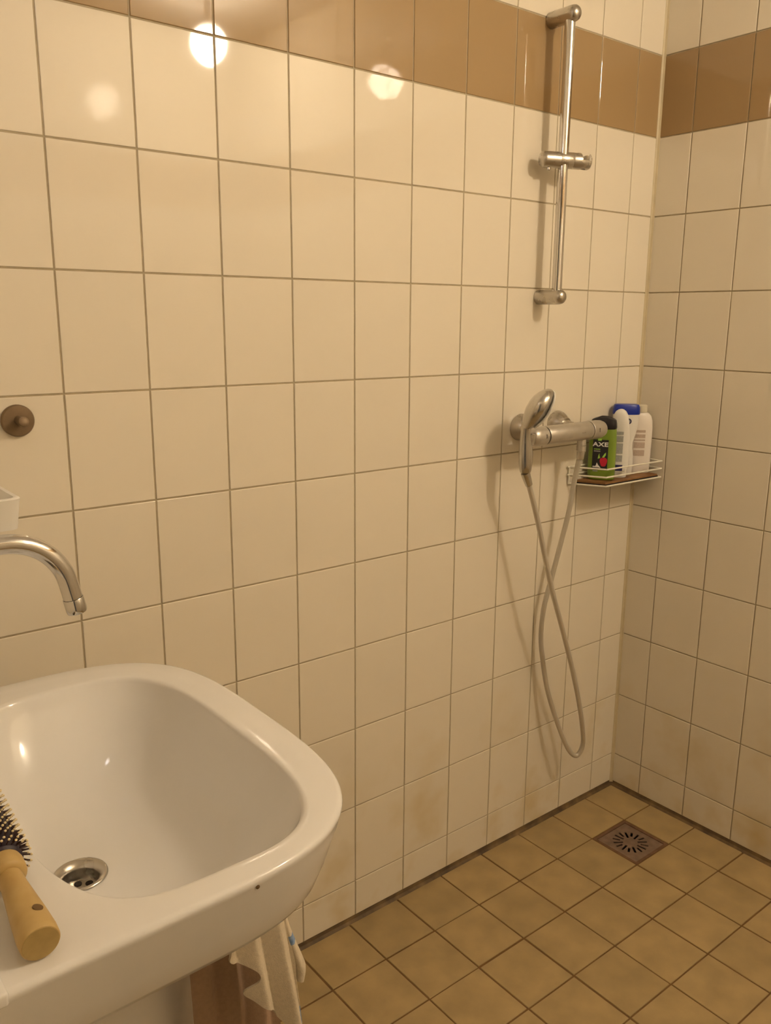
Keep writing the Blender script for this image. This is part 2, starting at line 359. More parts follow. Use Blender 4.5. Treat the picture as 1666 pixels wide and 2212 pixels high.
# conical slot cut in the cup
bm = bmesh.new(); lathe(bm, [(-0.05, 0.004), (0.0, 0.0120), (0.03, 0.0185)], sc_+ad*0.047+Vector((0, 0, 0.010)), Vector((ad.x*0.12, ad.y*0.12, 1)), 20)
co = sc_+ad*0.047
box(bm, -0.011, 0.011, -0.03, 0.0, 0.0, 0.05, Matrix.Translation(co+Vector((0, 0, 0.0))) @ Matrix.Rotation(math.radians(-22), 4, 'Z'))
bmesh.ops.recalc_face_normals(bm, faces=bm.faces[:])
cme = bpy.data.meshes.new('cut'); bm.to_mesh(cme); bm.free(); cut = bpy.data.objects.new('cut', cme); C.objects.link(cut); cut.parent = t
def apply_bool(o, cutter):
    md = o.modifiers.new('b', 'BOOLEAN'); md.operation = 'DIFFERENCE'; md.object = cutter; md.solver = 'EXACT'; md.use_self = True
    dg = bpy.context.evaluated_depsgraph_get(); dg.update()
    me = bpy.data.meshes.new_from_object(o.evaluated_get(dg)); o.modifiers.clear(); old = o.data; o.data = me; bpy.data.meshes.remove(old)
    bpy.data.objects.remove(cutter)
apply_bool(ho, cut)
bm = bmesh.new(); lathe(bm, [(0.0, 0.0045), (0.006, 0.0045), (0.0075, 0.003)], sc_+ad*(-0.042)+Vector((0, 0, -R+0.002)), (0, 0, -1), 14); obj('slider_button', bm, 'chrome', t)

# ------------------------------------------------------------------ thermostatic mixer
MX, MY, MZ = -0.395, -0.078, 1.152
t = thing('shower_mixer', 'limescaled chrome thermostatic shower mixer bar fixed on the tiled wall', 'shower mixer', (MX, 0, MZ))
RB = 0.0235
def xl(name, prof, m, parent=t, n=36):
    bm = bmesh.new(); lathe(bm, prof, (0, MY, 0), (1, 0, 0), n); return obj(name, bm, m, parent, True, 35)
xl('body', [(-0.092, RB*0.96), (-0.090, RB), (0.071, RB), (0.073, RB*0.96)], 'limed')
hl = xl('flow_handle', [(-0.146, 0.004), (-0.1455, RB*0.62), (-0.142, RB*0.85), (-0.134, RB*0.99), (-0.128, RB*1.02), (-0.098, RB*1.02), (-0.0965, RB*0.97)], 'limed')
xl('collar_ring', [(-0.0965, RB*0.93), (-0.0925, RB*0.93)], 'dark')
hr = xl('temperature_handle', [(0.0755, RB*0.97), (0.077, RB*1.02), (0.106, RB*1.02), (0.120, RB*0.98), (0.129, RB*0.86), (0.135, RB*0.62), (0.137, RB*0.3), (0.1375, 0.003)], 'limed')
xl('collar_ring', [(0.0725, RB*0.93), (0.0762, RB*0.93)], 'dark')
for k in (-0.110, 0.093):
    bm = bbox(k-0.0007, k+0.0007, -0.0004, 0.0006, -0.005, 0.005, 0, mtx=Matrix.Translation((0, MY-RB*1.02, 0.002))); obj('mark', bm, 'dark', hl if k < 0 else hr, False)
bm = bbox(-0.006, 0.006, -0.0005, 0.0006, -0.0012, 0.0012, 0, mtx=Matrix.Translation((0.030, MY-RB, 0.0))); obj('logo_plate', bm, 'satin', t, False)
for x in (-0.098, 0.040):
    bm = bmesh.new(); lathe(bm, [(0, 0.0335), (0.004, 0.0335), (0.014, 0.0315), (0.026, 0.0265), (0.034, 0.0215), (0.0345, 0.017), (0.06, 0.0165), (0.072, 0.0165)], (x, 0, 0.014), (0, -1, -0.16), 32); obj('wall_flange', bm, 'satin', t)
bm = bmesh.new(); lathe(bm, [(0.018, 0.0115), (0.036, 0.0115), (0.037, 0.0095), (0.046, 0.0095)], (0.052, MY, 0), (0, 0, -1), 24); obj('outlet', bm, 'limed', t)
# holder ring on the left end that grips the hand shower
bm = bmesh.new(); lathe(bm, [(-0.012, 0.0135), (-0.010, 0.0155), (0.012, 0.0165), (0.014, 0.0145)], (-0.160, MY-0.012, 0.0), (0.15, -0.15, 1), 24); obj('handset_holder', bm, 'chrome', t)

# ------------------------------------------------------------------ hand shower
HX, HY, HZ = -0.5765, -0.100, 1.1518
t = thing('hand_shower', 'chrome hand shower with a white spray face resting in the mixer holder', 'hand shower', (HX, HY, HZ))
r_ = Vector((0.70, -0.714, 0)); up = Vector((0, 0, 1)); e_ = Vector((0.714, 0.70, 0))
def hp(a, b, c=0.0): return r_*a + up*b + e_*c
# stations of the shell: (left r, left z, right r, right z, half width), in mm; right is the spray side
ST = [(-11, -78, 13, -79, 9), (-13, -72, 15, -73, 11.5), (-15, -55, 16, -55, 13), (-16, -30, 15, -30, 13.5), (-15.5, -10, 13, -10, 13.5), (-14.5, 12, 10, 14, 14), (-13.5, 29, 10.5, 27, 16.5), (-11.5, 42, 17, 30, 24), (-9, 58, 24, 37, 33), (-4, 75, 33, 46, 41), (4, 90, 43, 60, 46), (13, 102, 51, 76, 45), (24, 111, 56.5, 91, 38), (36, 117.5, 59, 104, 27), (45, 119.5, 58.5, 112.5, 15), (51, 119, 56.5, 116, 6)]
def section(c, d, hw, n=28, ex=2.4):
    out = []
    for i in range(n):
        a = 2*PI*i/n; ca, sa = math.cos(a), math.sin(a)
        out.append(c + d*math.copysign(abs(ca)**(2/ex), ca) + e_*(hw*math.copysign(abs(sa)**(2/ex), sa)))
    return out
rs = []
for lr, lz, rr2, rz, hw in ST:
    Lp = hp(lr/1000, lz/1000); Rp = hp(rr2/1000, rz/1000); rs.append(section((Lp+Rp)/2, (Rp-Lp)/2, hw/1000))
bm = bmesh.new(); rings(bm, rs[:7], True, True, False); obj('handle', bm, 'dull_chrome', t)
bm = bmesh.new(); rings(bm, rs[6:], True, False, True); obj('head', bm, 'dull_chrome', t)
rs = []
for lr, lz, rr2, rz, hw in ST[7:]:
    Lp = hp(lr/1000, lz/1000); Rp = hp(rr2/1000, rz/1000); d = (Rp-Lp).normalized(); rs.append(section(Rp+d*0.0005, d*0.0036, hw/1000*0.965, 28, 2.2))
bm = bmesh.new(); rings(bm, rs); fc = obj('spray_face', bm, 'white_plastic', t)
nd = (hp(0.043, 0.060)-hp(0.004, 0.090)).normalized(); hc = hp(0.0385, 0.068)+nd*0.0045
a_ = e_; b_ = nd.cross(e_).normalized(); bm = bmesh.new()
for rr, k in ((0.010, 6), (0.019, 12), (0.028, 18)):
    for i in range(k):
        c_ = hc + a_*(rr*math.cos(2*PI*i/k)) + b_*(rr*math.sin(2*PI*i/k)); lathe(bm, [(-0.002, 0.0016), (0.0014, 0.0011)], c_, nd, 8)
o = obj('nozzles', bm, 'label_grey', fc); o['kind'] = 'stuff'
bm = bmesh.new(); rings(bm, [section(hp(0.0105, -0.074), hp(0.0030, 0), 0.006), section(hp(0.0115, -0.055), hp(0.0062, 0), 0.0085), section(hp(0.0115, -0.030), hp(0.0058, 0), 0.0085), section(hp(0.0105, -0.012), hp(0.003, 0), 0.006)]); obj('grip_insert', bm, 'chrome', t)

# ------------------------------------------------------------------ hose
HP = [(-0.5745, -0.1005, 1.071), (-0.5595, -0.101, 1.0390), (-0.5255, -0.105, 0.944), (-0.4729, -0.11, 0.7793), (-0.4223, -0.11, 0.6595), (-0.3692, -0.105, 0.5418), (-0.3194, -0.1, 0.4193), (-0.286, -0.095, 0.3172), (-0.2719, -0.088, 0.2602), (-0.2857, -0.08, 0.23), (-0.3118, -0.07, 0.2544), (-0.3483, -0.055, 0.3416), (-0.3788, -0.04, 0.4414), (-0.395, -0.03, 0.5368), (-0.3995, -0.025, 0.6023), (-0.3982, -0.03, 0.6824), (-0.3832, -0.035, 0.7517), (-0.3653, -0.045, 0.8462), (-0.3511, -0.055, 0.9336), (-0.3467, -0.065, 1.0206), (-0.3435, -0.075, 1.0873), (-0.343, -0.078, 1.112)]
t = thing('shower_hose', 'silver flexible shower hose hanging in a loop below the mixer', 'shower hose', (0, 0, 0))
bm = bmesh.new(); tube(bm, smooth_path(HP, 8), 0.0066, 14); obj('tube', bm, 'hose', t)
d0 = (Vector(HP[1])-Vector(HP[0])).normalized()
bm = bmesh.new(); lathe(bm, [(-0.002, 0.0108), (0.002, 0.0112), (0.022, 0.0098), (0.032, 0.0088), (0.033, 0.007)], Vector(HP[0]), d0, 20); obj('conical_nut', bm, 'dull_chrome', t)
bm = bmesh.new(); lathe(bm, [(-0.004, 0.0125), (0.010, 0.0125), (0.012, 0.0100), (0.030, 0.0090), (0.032, 0.0072)], (-0.343, -0.078, 1.112), (-0.02, 0.05, -1), 20); obj('hex_nut', bm, 'limed', t)

# ------------------------------------------------------------------ wire rack in the corner
t = thing('wire_rack', 'white wire corner shelf with a brown wooden board', 'shelf', (0, 0, 1.0))
A0, A1, B1, B0 = (-0.296, -0.006), (-0.252, -0.093), (-0.010, -0.097), (-0.008, -0.008)
def wire(path, r=0.0023, parent=t, name='wire'):
    bm = bmesh.new(); tube(bm, [Vector((p[0], p[1], p[2])) for p in path], r, 8); return obj(name, bm, 'wire', parent)
for z in (0.0, 0.024, 0.045):
    wire([(*A0, z), (*A1, z)], name='side_wire'); wire([(*A1, z), (B1[0], B1[1], z)], name='front_wire')
    wire([(*B1, z), (*B0, z)], name='side_wire'); wire([(A0[0]-0.008*(z > 0), A0[1], z), (B0[0], B0[1], z)], name='back_wire')
for p in (A0, B0):
    wire([(p[0], p[1], -0.002), (p[0], p[1], 0.047)], name='post')
for x in (-0.24, -0.19, -0.14, -0.09, -0.045):
    wire([(x, -0.008, -0.0015), (x, -0.094, -0.0015)], 0.0017, name='base_wire')
bm = bmesh.new(); pl = [(-0.283, -0.010), (-0.247, -0.088), (-0.018, -0.091), (-0.014, -0.010)]
rings(bm, [[(x, y, 0.0012) for x, y in pl], [(x, y, 0.0085) for x, y in pl]]); obj('board', bm, 'wood_board', t, False)
bm = bmesh.new(); pl2 = [(x, y) for x, y in ((-0.2840, -0.0085), (-0.2480, -0.0892), (-0.0165, -0.0922), (-0.0130, -0.0085))]
rings(bm, [[(x, y, 0.0010) for x, y in pl2], [(x, y, 0.0045) for x, y in pl2]]); obj('board_base', bm, 'dark', t, False)
ZB = 1.0087
# ------------------------------------------------------------------ bottles
def bottle_rings(bm, prof, n=32):
    """prof: (z, half width x, half depth y, exponent, offset x)"""
    rs = []
    for z, a, b, e, ox in prof: rs.append([(x, y, z) for x, y in superell(ox, 0, a, b, e, n)])
    return rings(bm, rs)
# green shower gel: local -y is the label side
az = math.radians(-62)
t = thing('shower_gel_bottle', 'green shower gel bottle with black cap and a black label showing a red fruit', 'bottle', (-0.2120, -0.0455, ZB), rot=(0, 0, az))
bm = bmesh.new()
bottle_rings(bm, [(0, 0.032, 0.014, 3, 0), (0.003, 0.0355, 0.0172, 3.2, 0), (0.02, 0.0365, 0.0188, 3.2, 0), (0.07, 0.0365, 0.0190, 3.2, 0), (0.105, 0.0360, 0.0188, 3, 0), (0.130, 0.0345, 0.0182, 3, 0), (0.1375, 0.0335, 0.0172, 3, 0)])
obj('body', bm, 'green', t)
bm = bmesh.new()
V = bottle_rings(bm, [(0.1370, 0.0330, 0.0185, 3.2, 0), (0.139, 0.0342, 0.0197, 3.2, 0), (0.158, 0.0338, 0.0194, 3.4, 0), (0.167, 0.0315, 0.0175, 3.6, 0), (0.1685, 0.0285, 0.0150, 3.6, 0)])
for v in bm.verts:
    if v.co.z > 0.15: v.co.z += -0.010*max(0, abs(v.co.x)-0.004)/0.03 + 0.002
obj('cap', bm, 'black_plastic', t)
lb = bmesh.new(); FYL = -0.0190
def on_front(x, z, y=0.0): 
    return (x, -(0.0190*(1-(abs(x)/0.0365)**3.2)**(1/3.2)) - y, z)
def patch(name, x0, x1, z0, z1, m, parent, lift, nx=10, cut=None):
    bm = bmesh.new(); V = []
    for j in range(2):
        for i in range(nx+1):
            x = x0+(x1-x0)*i/nx; z = z0+(z1-z0)*j; V.append(bm.verts.new(on_front(x, z, lift)))
    for i in range(nx): bm.faces.new((V[i], V[i+1], V[nx+2+i], V[nx+1+i]))
    return obj(name, bm, m, parent, True)
L_ = patch('label', -0.0225, 0.0180, 0.028, 0.109, 'label_black', t, 0.0006)
patch('label_tab', -0.010, 0.000, 0.106, 0.112, 'label_green', L_, 0.0009)
def put_text(s, size, x, z, m, parent, lift=0.0012, shear=0.0, sx=1.0, name='lettering'):
    me = text_mesh(s, size, 0.0002, shear, 1.05, size*0.03)
    for v in me.vertices:
        p = on_front(x + v.co.x*sx, z + v.co.y, lift + v.co.z); v.co = p
    o = link(name, me, m, parent); return o
put_text('AXE', 0.0155, -0.0025, 0.0960, 'label_white', L_, shear=0.0, sx=1.35)
def small_print(x0, z, h, widths, m, parent, lift):
    # print too small to read in the photograph: a row of blurred dashes
    bm = bmesh.new(); x = x0
    for w in widths:
        V = [bm.verts.new(on_front(a, b, lift)) for a, b in ((x, z), (x+w, z), (x+w, z+h), (x, z+h))]; bm.faces.new(V); x += w+0.0007
    return obj('small_print', bm, m, parent, False)
small_print(-0.0190, 0.0822, 0.0026, (0.0025, 0.0018, 0.0035, 0.0030, 0.0028), 'label_green', L_, 0.0010)
small_print(-0.0190, 0.0765, 0.0034, (0.0030, 0.0026, 0.0034, 0.0028, 0.0022), 'label_grey', L_, 0.0010)
# red fruit with green leaves and splash
def blob(name, cx, cz, pts, m, lift):
    bm = bmesh.new(); vs = [bm.verts.new(on_front(cx+x, cz+z, lift)) for x, z in pts]; bm.faces.new(vs); return obj(name, bm, m, L_, False)
blob('fruit_print', 0.0075, 0.0500, [(0.0095*math.cos(a)*(1+.12*math.sin(3*a)), 0.0135*math.sin(a)*(1+.1*math.cos(2*a))) for a in [2*PI*i/24 for i in range(24)]], 'label_red', 0.0010)
blob('leaf_print', 0.0, 0.064, [(-0.008, -0.006), (-0.006, 0.004), (-0.004, 0.009), (-0.0035, 0.002), (-0.001, -0.004)], 'label_green', 0.0013)
blob('leaf_print', 0.009, 0.066, [(-0.006, -0.004), (0.000, 0.006), (0.004, 0.010), (0.004, 0.003), (0.0, -0.004)], 'label_green', 0.0013)
blob('splash_print', -0.0055, 0.040, [(-0.010, -0.004), (-0.006, 0.0), (-0.004, 0.008), (0.0, 0.001), (0.007, -0.006), (0.003, -0.006), (-0.003, -0.004)], 'label_white', 0.0014)
small_print(-0.0200, 0.0345, 0.0036, (0.0032, 0.0026, 0.0026, 0.0030), 'label_white', L_, 0.0016)
small_print(-0.0195, 0.0232, 0.0030, (0.0026, 0.0030, 0.0024, 0.0030), 'label_grey', t, 0.0010)
# slim white bottle seen on its edge, grey print on the flat side
t = thing('lotion_bottle', 'slim white bottle turned edge-on beside the green bottle, grey print on its side', 'bottle', (-0.1515, -0.0535, ZB), rot=(0, 0, math.radians(38)))
bm = bmesh.new()
bottle_rings(bm, [(0, 0.010, 0.020, 3, 0), (0.003, 0.0125, 0.0235, 3, 0), (0.03, 0.0140, 0.0265, 2.6, 0), (0.07, 0.0140, 0.0275, 2.6, 0), (0.11, 0.0132, 0.0265, 2.6, 0), (0.145, 0.0125, 0.0235, 2.4, 0), (0.170, 0.0112, 0.0190, 2.3, 0), (0.180, 0.0085, 0.0135, 2.2, 0), (0.1850, 0.0045, 0.007, 2, 0), (0.1865, 0.001, 0.002, 2, 0)])
for v in bm.verts: v.co.x += 0.006*math.sin(v.co.z/0.178*PI) - 0.003
obj('body', bm, 'white_plastic', t)
def side_patch(name, y0, y1, z0, z1, m, par):
    bm = bmesh.new(); V = []
    for z in (z0, z1):
        for i in range(7):
            y = y0+(y1-y0)*i/6; zz = z/0.178*PI
            V.append(bm.verts.new((-(0.0142*(1-(abs(y)/0.0285)**2.6)**(1/2.6)) + 0.006*math.sin(zz) - 0.003 - 0.0004, y, z)))
    for i in range(6): bm.faces.new((V[i], V[i+1], V[8+i], V[7+i]))
    return obj(name, bm, m, par, True)
for k, (a, b) in enumerate(((0.118, 0.126), (0.098, 0.114), (0.066, 0.094), (0.044, 0.062))): side_patch('label_print', -0.010, 0.021, a, b, 'label_grey', t)
side_patch('label_print', -0.012, 0.022, 0.020, 0.036, 'navy', t)
# white bottle with blue cap and a waist
t = thing('blue_capped_bottle', 'white waisted bottle with a wide blue cap behind the slim bottle', 'bottle', (-0.108, -0.0385, ZB), rot=(0, 0, math.radians(-42)))
bm = bmesh.new()
bottle_rings(bm, [(0, 0.021, 0.012, 3, 0), (0.003, 0.0245, 0.0150, 3, 0), (0.03, 0.0265, 0.0175, 2.8, 0), (0.055, 0.0260, 0.0175, 2.8, 0), (0.075, 0.0220, 0.0165, 2.8, 0), (0.090, 0.0215, 0.0165, 2.8, 0), (0.110, 0.0275, 0.0180, 2.8, 0), (0.135, 0.0335, 0.0190, 3, 0), (0.160, 0.0350, 0.0190, 3, 0), (0.170, 0.0348, 0.0187, 3, 0)])
obj('body', bm, 'white_plastic', t)
bm = bmesh.new(); bottle_rings(bm, [(0.168, 0.0354, 0.0195, 3, 0), (0.171, 0.0360, 0.0200, 3.2, 0), (0.188, 0.0350, 0.0195, 3.4, 0), (0.1945, 0.0320, 0.0170, 3.4, 0), (0.1955, 0.0280, 0.0140, 3.4, 0)])
obj('cap', bm, 'blue', t)
bm = bmesh.new(); lathe(bm, [(0, 0.008), (0.001, 0.0078)], (0.004, -0.0188, 0.150), (0, -1, 0), 20); lg = obj('round_emblem', bm, 'navy', t)
bm = bmesh.new(); lathe(bm, [(0, 0.0045), (0.0006, 0.0043)], (0.004, -0.0199, 0.150), (0, -1, 0), 16); obj('emblem_ring', bm, 'label_grey', lg)
# pale rounded bottle by the end wall
t = thing('shampoo_bottle', 'pale rounded bottle with a small cream cap next to the end wall', 'bottle', (-0.044, -0.046, ZB), rot=(0, 0, math.radians(-40)))
bm = bmesh.new()
bottle_rings(bm, [(0, 0.024, 0.012, 3, 0), (0.003, 0.0275, 0.0150, 3, 0), (0.03, 0.0295, 0.0170, 3, 0), (0.09, 0.0300, 0.0172, 3, 0), (0.130, 0.0300, 0.0170, 3, 0), (0.148, 0.0285, 0.0165, 2.7, 0), (0.160, 0.0245, 0.0150, 2.4, 0), (0.167, 0.0180, 0.0125, 2.2, 0), (0.170, 0.0120, 0.0105, 2, 0), (0.171, 0.0100, 0.0095, 2, 0)])
obj('body', bm, 'pearl_plastic', t)
bm = bmesh.new(); lathe(bm, [(0.170, 0.0125), (0.172, 0.0132), (0.188, 0.0125), (0.190, 0.0105)], (0, 0, 0), (0, 0, 1), 24); obj('cap', bm, 'cream_plastic', t)
for a, b in ((0.115, 0.122), (0.100, 0.110), (0.092, 0.096), (0.072, 0.088), (0.05, 0.066)):
    bm = bmesh.new(); V = []
    for z in (a, b):
        for i in range(7):
            x = -0.022+0.03*i/6; V.append(bm.verts.new((x, -(0.0172*(1-(abs(x)/0.0302)**3)**(1/3))-0.0005, z)))
    for i in range(6): bm.faces.new((V[i], V[i+1], V[8+i], V[7+i]))
    obj('label_print', bm, 'label_tan', t, True)

# ------------------------------------------------------------------ floor drain
t = thing('floor_drain', 'square tarnished metal floor drain with a ring of radial slots', 'floor drain', ((DX0+DX1)/2, (DY0+DY1)/2, 0))
hs = FS/2 - 0.0015; fw = 0.008
bm = bmesh.new()
for x0, x1, y0, y1 in ((-hs, hs, hs-fw, hs), (-hs, hs, -hs, -hs+fw), (-hs, -hs+fw, -hs+fw, hs-fw), (hs-fw, hs, -hs+fw, hs-fw)): box(bm, x0, x1, y0, y1, -0.012, -0.0012)
obj('frame', bm, 'drain_frame', t, False)
bm = bmesh.new(); ps = hs-fw-0.0008; box(bm, -ps, ps, -ps, ps, -0.0062, -0.0030); pt = obj('grate', bm, 'drain', t, False)
bm = bmesh.new()
for k in range(16):
    a = 2*PI*(k+0.35)/16; r0, r1 = ((0.0205, 0.0475), (0.0280, 0.0485))[k % 2]
    box(bm, r0, r1, -0.0032, 0.0032, -0.02, 0.02, Matrix.Rotation(a, 4, 'Z'))
bmesh.ops.recalc_face_normals(bm, faces=bm.faces[:])
cme = bpy.data.meshes.new('cut'); bm.to_mesh(cme); bm.free(); cut = bpy.data.objects.new('cut', cme); C.objects.link(cut); cut.parent = t
apply_bool(pt, cut)
bm = bmesh.new(); q = hs-fw
rings(bm, [[(-q,-q,-0.0062),(q,-q,-0.0062),(q,q,-0.0062),(-q,q,-0.0062)], [(-q,-q,-0.06),(q,-q,-0.06),(q,q,-0.06),(-q,q,-0.06)]], True, False, True); obj('well', bm, 'dark', t, False)

# ------------------------------------------------------------------ washbasin
BZ = 0.90; BCX, BCY = -1.80, -0.4925
NB = 128
def outer(off, n=3.5): return superell(BCX, BCY, 0.275-off, 0.3075-off, n, NB, (BCX-XC)-0.0005, 16)
OCX, OCY, OA, OB = -1.7285, -0.5070, 0.1460, 0.2565
DRX, DRY, DRZ = -1.790, -0.499, 0.765
def inner(k, n=3.5):
    """k = 1: rim of the bowl, k -> 0: round the drain"""
    cx = DRX+(OCX-DRX)*k; cy = DRY+(OCY-DRY)*k; nn = 2+(n-2)*min(1, k)**0.7
    return superell(cx, cy, 0.029+(OA-0.029)*k, 0.029+(OB-0.029)*k, nn, NB)
t = thing('washbasin', 'white ceramic washbasin with a rounded front on the wall at left', 'washbasin', (0, 0, 0))
R_ = []
def addr(pts, z): R_.append([(x, y, z) for x, y in pts])
addr(superell(-1.85, BCY, 0.05, 0.05, 2, NB), 0.700)
addr(superell(-1.83, BCY, 0.10, 0.11, 2.4, NB), 0.706)
addr(outer(0.150), 0.722); addr(outer(0.110), 0.742); addr(outer(0.078), 0.772); addr(outer(0.060), 0.798); addr(outer(0.050, 3.8), 0.8005); addr(outer(0.042, 4), 0.796); addr(outer(0.037, 4), 0.7975)
addr(outer(0.032, 4), 0.806); addr(outer(0.022, 3.9), 0.832); addr(outer(0.012, 3.7), 0.860); addr(outer(0.005, 3.6), 0.879); addr(outer(0.002), 0.889); addr(outer(0.0002), 0.8935); addr(outer(0.0008), 0.8965); addr(outer(0.003), 0.8988); addr(outer(0.0065), 0.9)
o2 = outer(0.020); i1 = inner(1.04)
addr([(a[0]*0.72+b[0]*0.28, a[1]*0.72+b[1]*0.28) for a, b in zip(o2, i1)], 0.9003)
addr([(a[0]*0.35+b[0]*0.65, a[1]*0.35+b[1]*0.65) for a, b in zip(o2, i1)], 0.9003)
addr(inner(1.03), 0.9002); addr(inner(1.010), 0.8995); addr(inner(0.998), 0.8975); addr(inner(0.990), 0.8940); addr(inner(0.982), 0.8890)
K = 22
for i in range(1, K+1):
    k = 0.982*(1-i/K); addr(inner(k), DRZ + (0.889-DRZ)*((k/0.982)**3.2))
bm = bmesh.new(); rings(bm, R_, True, True, False); obj('basin_body', bm, 'ceramic', t, True, 60)
bm = bbox(XC+0.001, -1.9425, -0.8015, -0.182, 0.888, 0.9015, 0.003, 3); obj('rear_ledge', bm, 'ceramic', t)
bm = bmesh.new(); lathe(bm, [(0.0008, 0.0325), (0.0026, 0.0318), (0.0030, 0.0300), (0.0015, 0.0265), (-0.0015, 0.0235), (-0.004, 0.0218), (-0.006, 0.0212), (-0.020, 0.0205), (-0.0205, 0.001)], (DRX, DRY, DRZ), (0, 0, 1), 40, False, True)
dr = obj('drain_fitting', bm, 'satin', t, True, 60)
for k in range(6):
    a = 2*PI*k/6+0.5; bm = bmesh.new(); lathe(bm, [(0, 0.0046), (0.0008, 0.0046)], (DRX+0.0135*math.cos(a), DRY+0.0135*math.sin(a), DRZ-0.0202), (0, 0, 1), 16); obj('drain_hole', bm, 'dark', dr)
bm = bmesh.new(); lathe(bm, [(0, 0.0050), (0.0014, 0.0045), (0.0022, 0.002)], (DRX, DRY, DRZ-0.0202), (0, 0, 1), 16); obj('drain_screw', bm, 'chrome', dr)
bm = bmesh.new(); bmesh.ops.create_uvsphere(bm, u_segments=10, v_segments=6, radius=0.0022); bmesh.ops.scale(bm, vec=(1, 0.5, 1), verts=bm.verts[:]); bmesh.ops.translate(bm, vec=(-1.713, -0.7975, 0.889), verts=bm.verts[:]); o = obj('enamel_chip', bm, 'speck', t); o['label'] = 'small brown chip in the front edge'
# half pedestal under the basin
t = thing('basin_pedestal', 'ceramic half pedestal below the washbasin, in its shade', 'pedestal', (-1.86, BCY, 0))
R_ = []
for z, a, b in ((0.12, 0.15, 0.060), (0.14, 0.170, 0.070), (0.40, 0.200, 0.078), (0.60, 0.222, 0.085), (0.67, 0.228, 0.087), (0.6985, 0.230, 0.088)): R_.append([(x, y, z) for x, y in superell(0, 0, a, b, 2.6, 48, 0.139, 14)])
bm = bmesh.new(); rings(bm, R_); obj('shroud', bm, 'ceramic', t, True, 60)

# ------------------------------------------------------------------ wall tap over the basin
TY, TZ = -0.495, 1.1885
t = thing('wall_tap', 'chrome wall tap with a curved spout reaching over the washbasin', 'tap', (XC, TY, TZ))
pth = [Vector((0.03, 0, 0)), Vector((0.10, 0, 0))]
ax = 0.158; rr = 0.068
for i in range(0, 15):
    a = math.radians(78)*i/14; pth.append(Vector((ax+rr*math.sin(a), 0, -rr+rr*math.cos(a))))
dd = Vector((math.cos(math.radians(78)), 0, -math.sin(math.radians(78)))); pth.append(pth[-1]+dd*0.020)
tip = pth[-1]
bm = bmesh.new(); tube(bm, pth, 0.0108, 28); obj('spout', bm, 'chrome', t)
bm = bmesh.new(); lathe(bm, [(0.0004, 0.0112), (0.001, 0.0116), (0.016, 0.0116), (0.0182, 0.0110), (0.019, 0.0098), (0.0188, 0.001)], tip, dd, 28); obj('aerator', bm, 'chrome', t)
bm = bmesh.new(); lathe(bm, [(0, 0.032), (0.006, 0.032), (0.012, 0.026), (0.04, 0.021), (0.055, 0.018), (0.058, 0.011)], (0, 0, 0), (1, 0, 0), 32); obj('wall_flange', bm, 'chrome', t)
bm = bmesh.new(); cyl(bm, (0.045, 0, 0.012), (0.045, 0, 0.034), 0.010, 20); cyl(bm, (0.045, 0, 0.034), (0.095, 0, 0.046), 0.0045, 12); obj('lever', bm, 'chrome', t)

# ------------------------------------------------------------------ soap tray on the wall above the tap
t = thing('soap_tray', 'small white open tray on the wall just above the tap spout', 'tray', (XC, -0.49, 1.2005))
bm = bmesh.new()
def rr_(x0, x1, y0, y1, rc, z, n=5):
    out = []
    for cx, cy, a0 in ((x1-rc, y1-rc, 0), (x0+0.002, y1-0.002, 90), (x0+0.002, y0+0.002, 180), (x1-rc, y0+rc, 270)):
        r2 = rc if cx > x0+0.01 else 0.002
        for i in range(n+1):
            a = math.radians(a0+90*i/n); out.append((cx+r2*math.cos(a), cy+r2*math.sin(a), z))
    return out
rings(bm, [rr_(0.0, 0.181, 0.004, 0.181, 0.010, 0.0), rr_(0.0, 0.185, 0.0, 0.185, 0.012, 0.031), rr_(0.0, 0.1855, -0.0005, 0.1855, 0.012, 0.034), rr_(0.001, 0.1835, 0.0015, 0.1835, 0.011, 0.0355),
           rr_(0.004, 0.1795, 0.0055, 0.1795, 0.009, 0.0350), rr_(0.006, 0.1765, 0.0090, 0.1760, 0.008, 0.020), rr_(0.008, 0.172, 0.0150, 0.170, 0.008, 0.006)])
obj('tray_body', bm, 'white_plastic', t, True, 50)

# ------------------------------------------------------------------ wall hook
t = thing('wall_hook', 'round bronze metal hook with a short peg on the tiled wall', 'hook', (-1.681, 0, 1.263))
bm = bmesh.new(); lathe(bm, [(0, 0.0245), (0.001, 0.0258), (0.006, 0.0258), (0.0085, 0.0240), (0.009, 0.020)], (0, 0, 0), (0, -1, 0), 40); obj('disc', bm, 'bronze', t)
bm = bmesh.new(); tube(bm, smooth_path([(0, -0.007, 0.002), (0.001, -0.022, -0.001), (0.002, -0.034, 0.002)], 5), [0.0068]*8 + [0.0085, 0.0080, 0.0050], 20); obj('peg', bm, 'bronze', t)

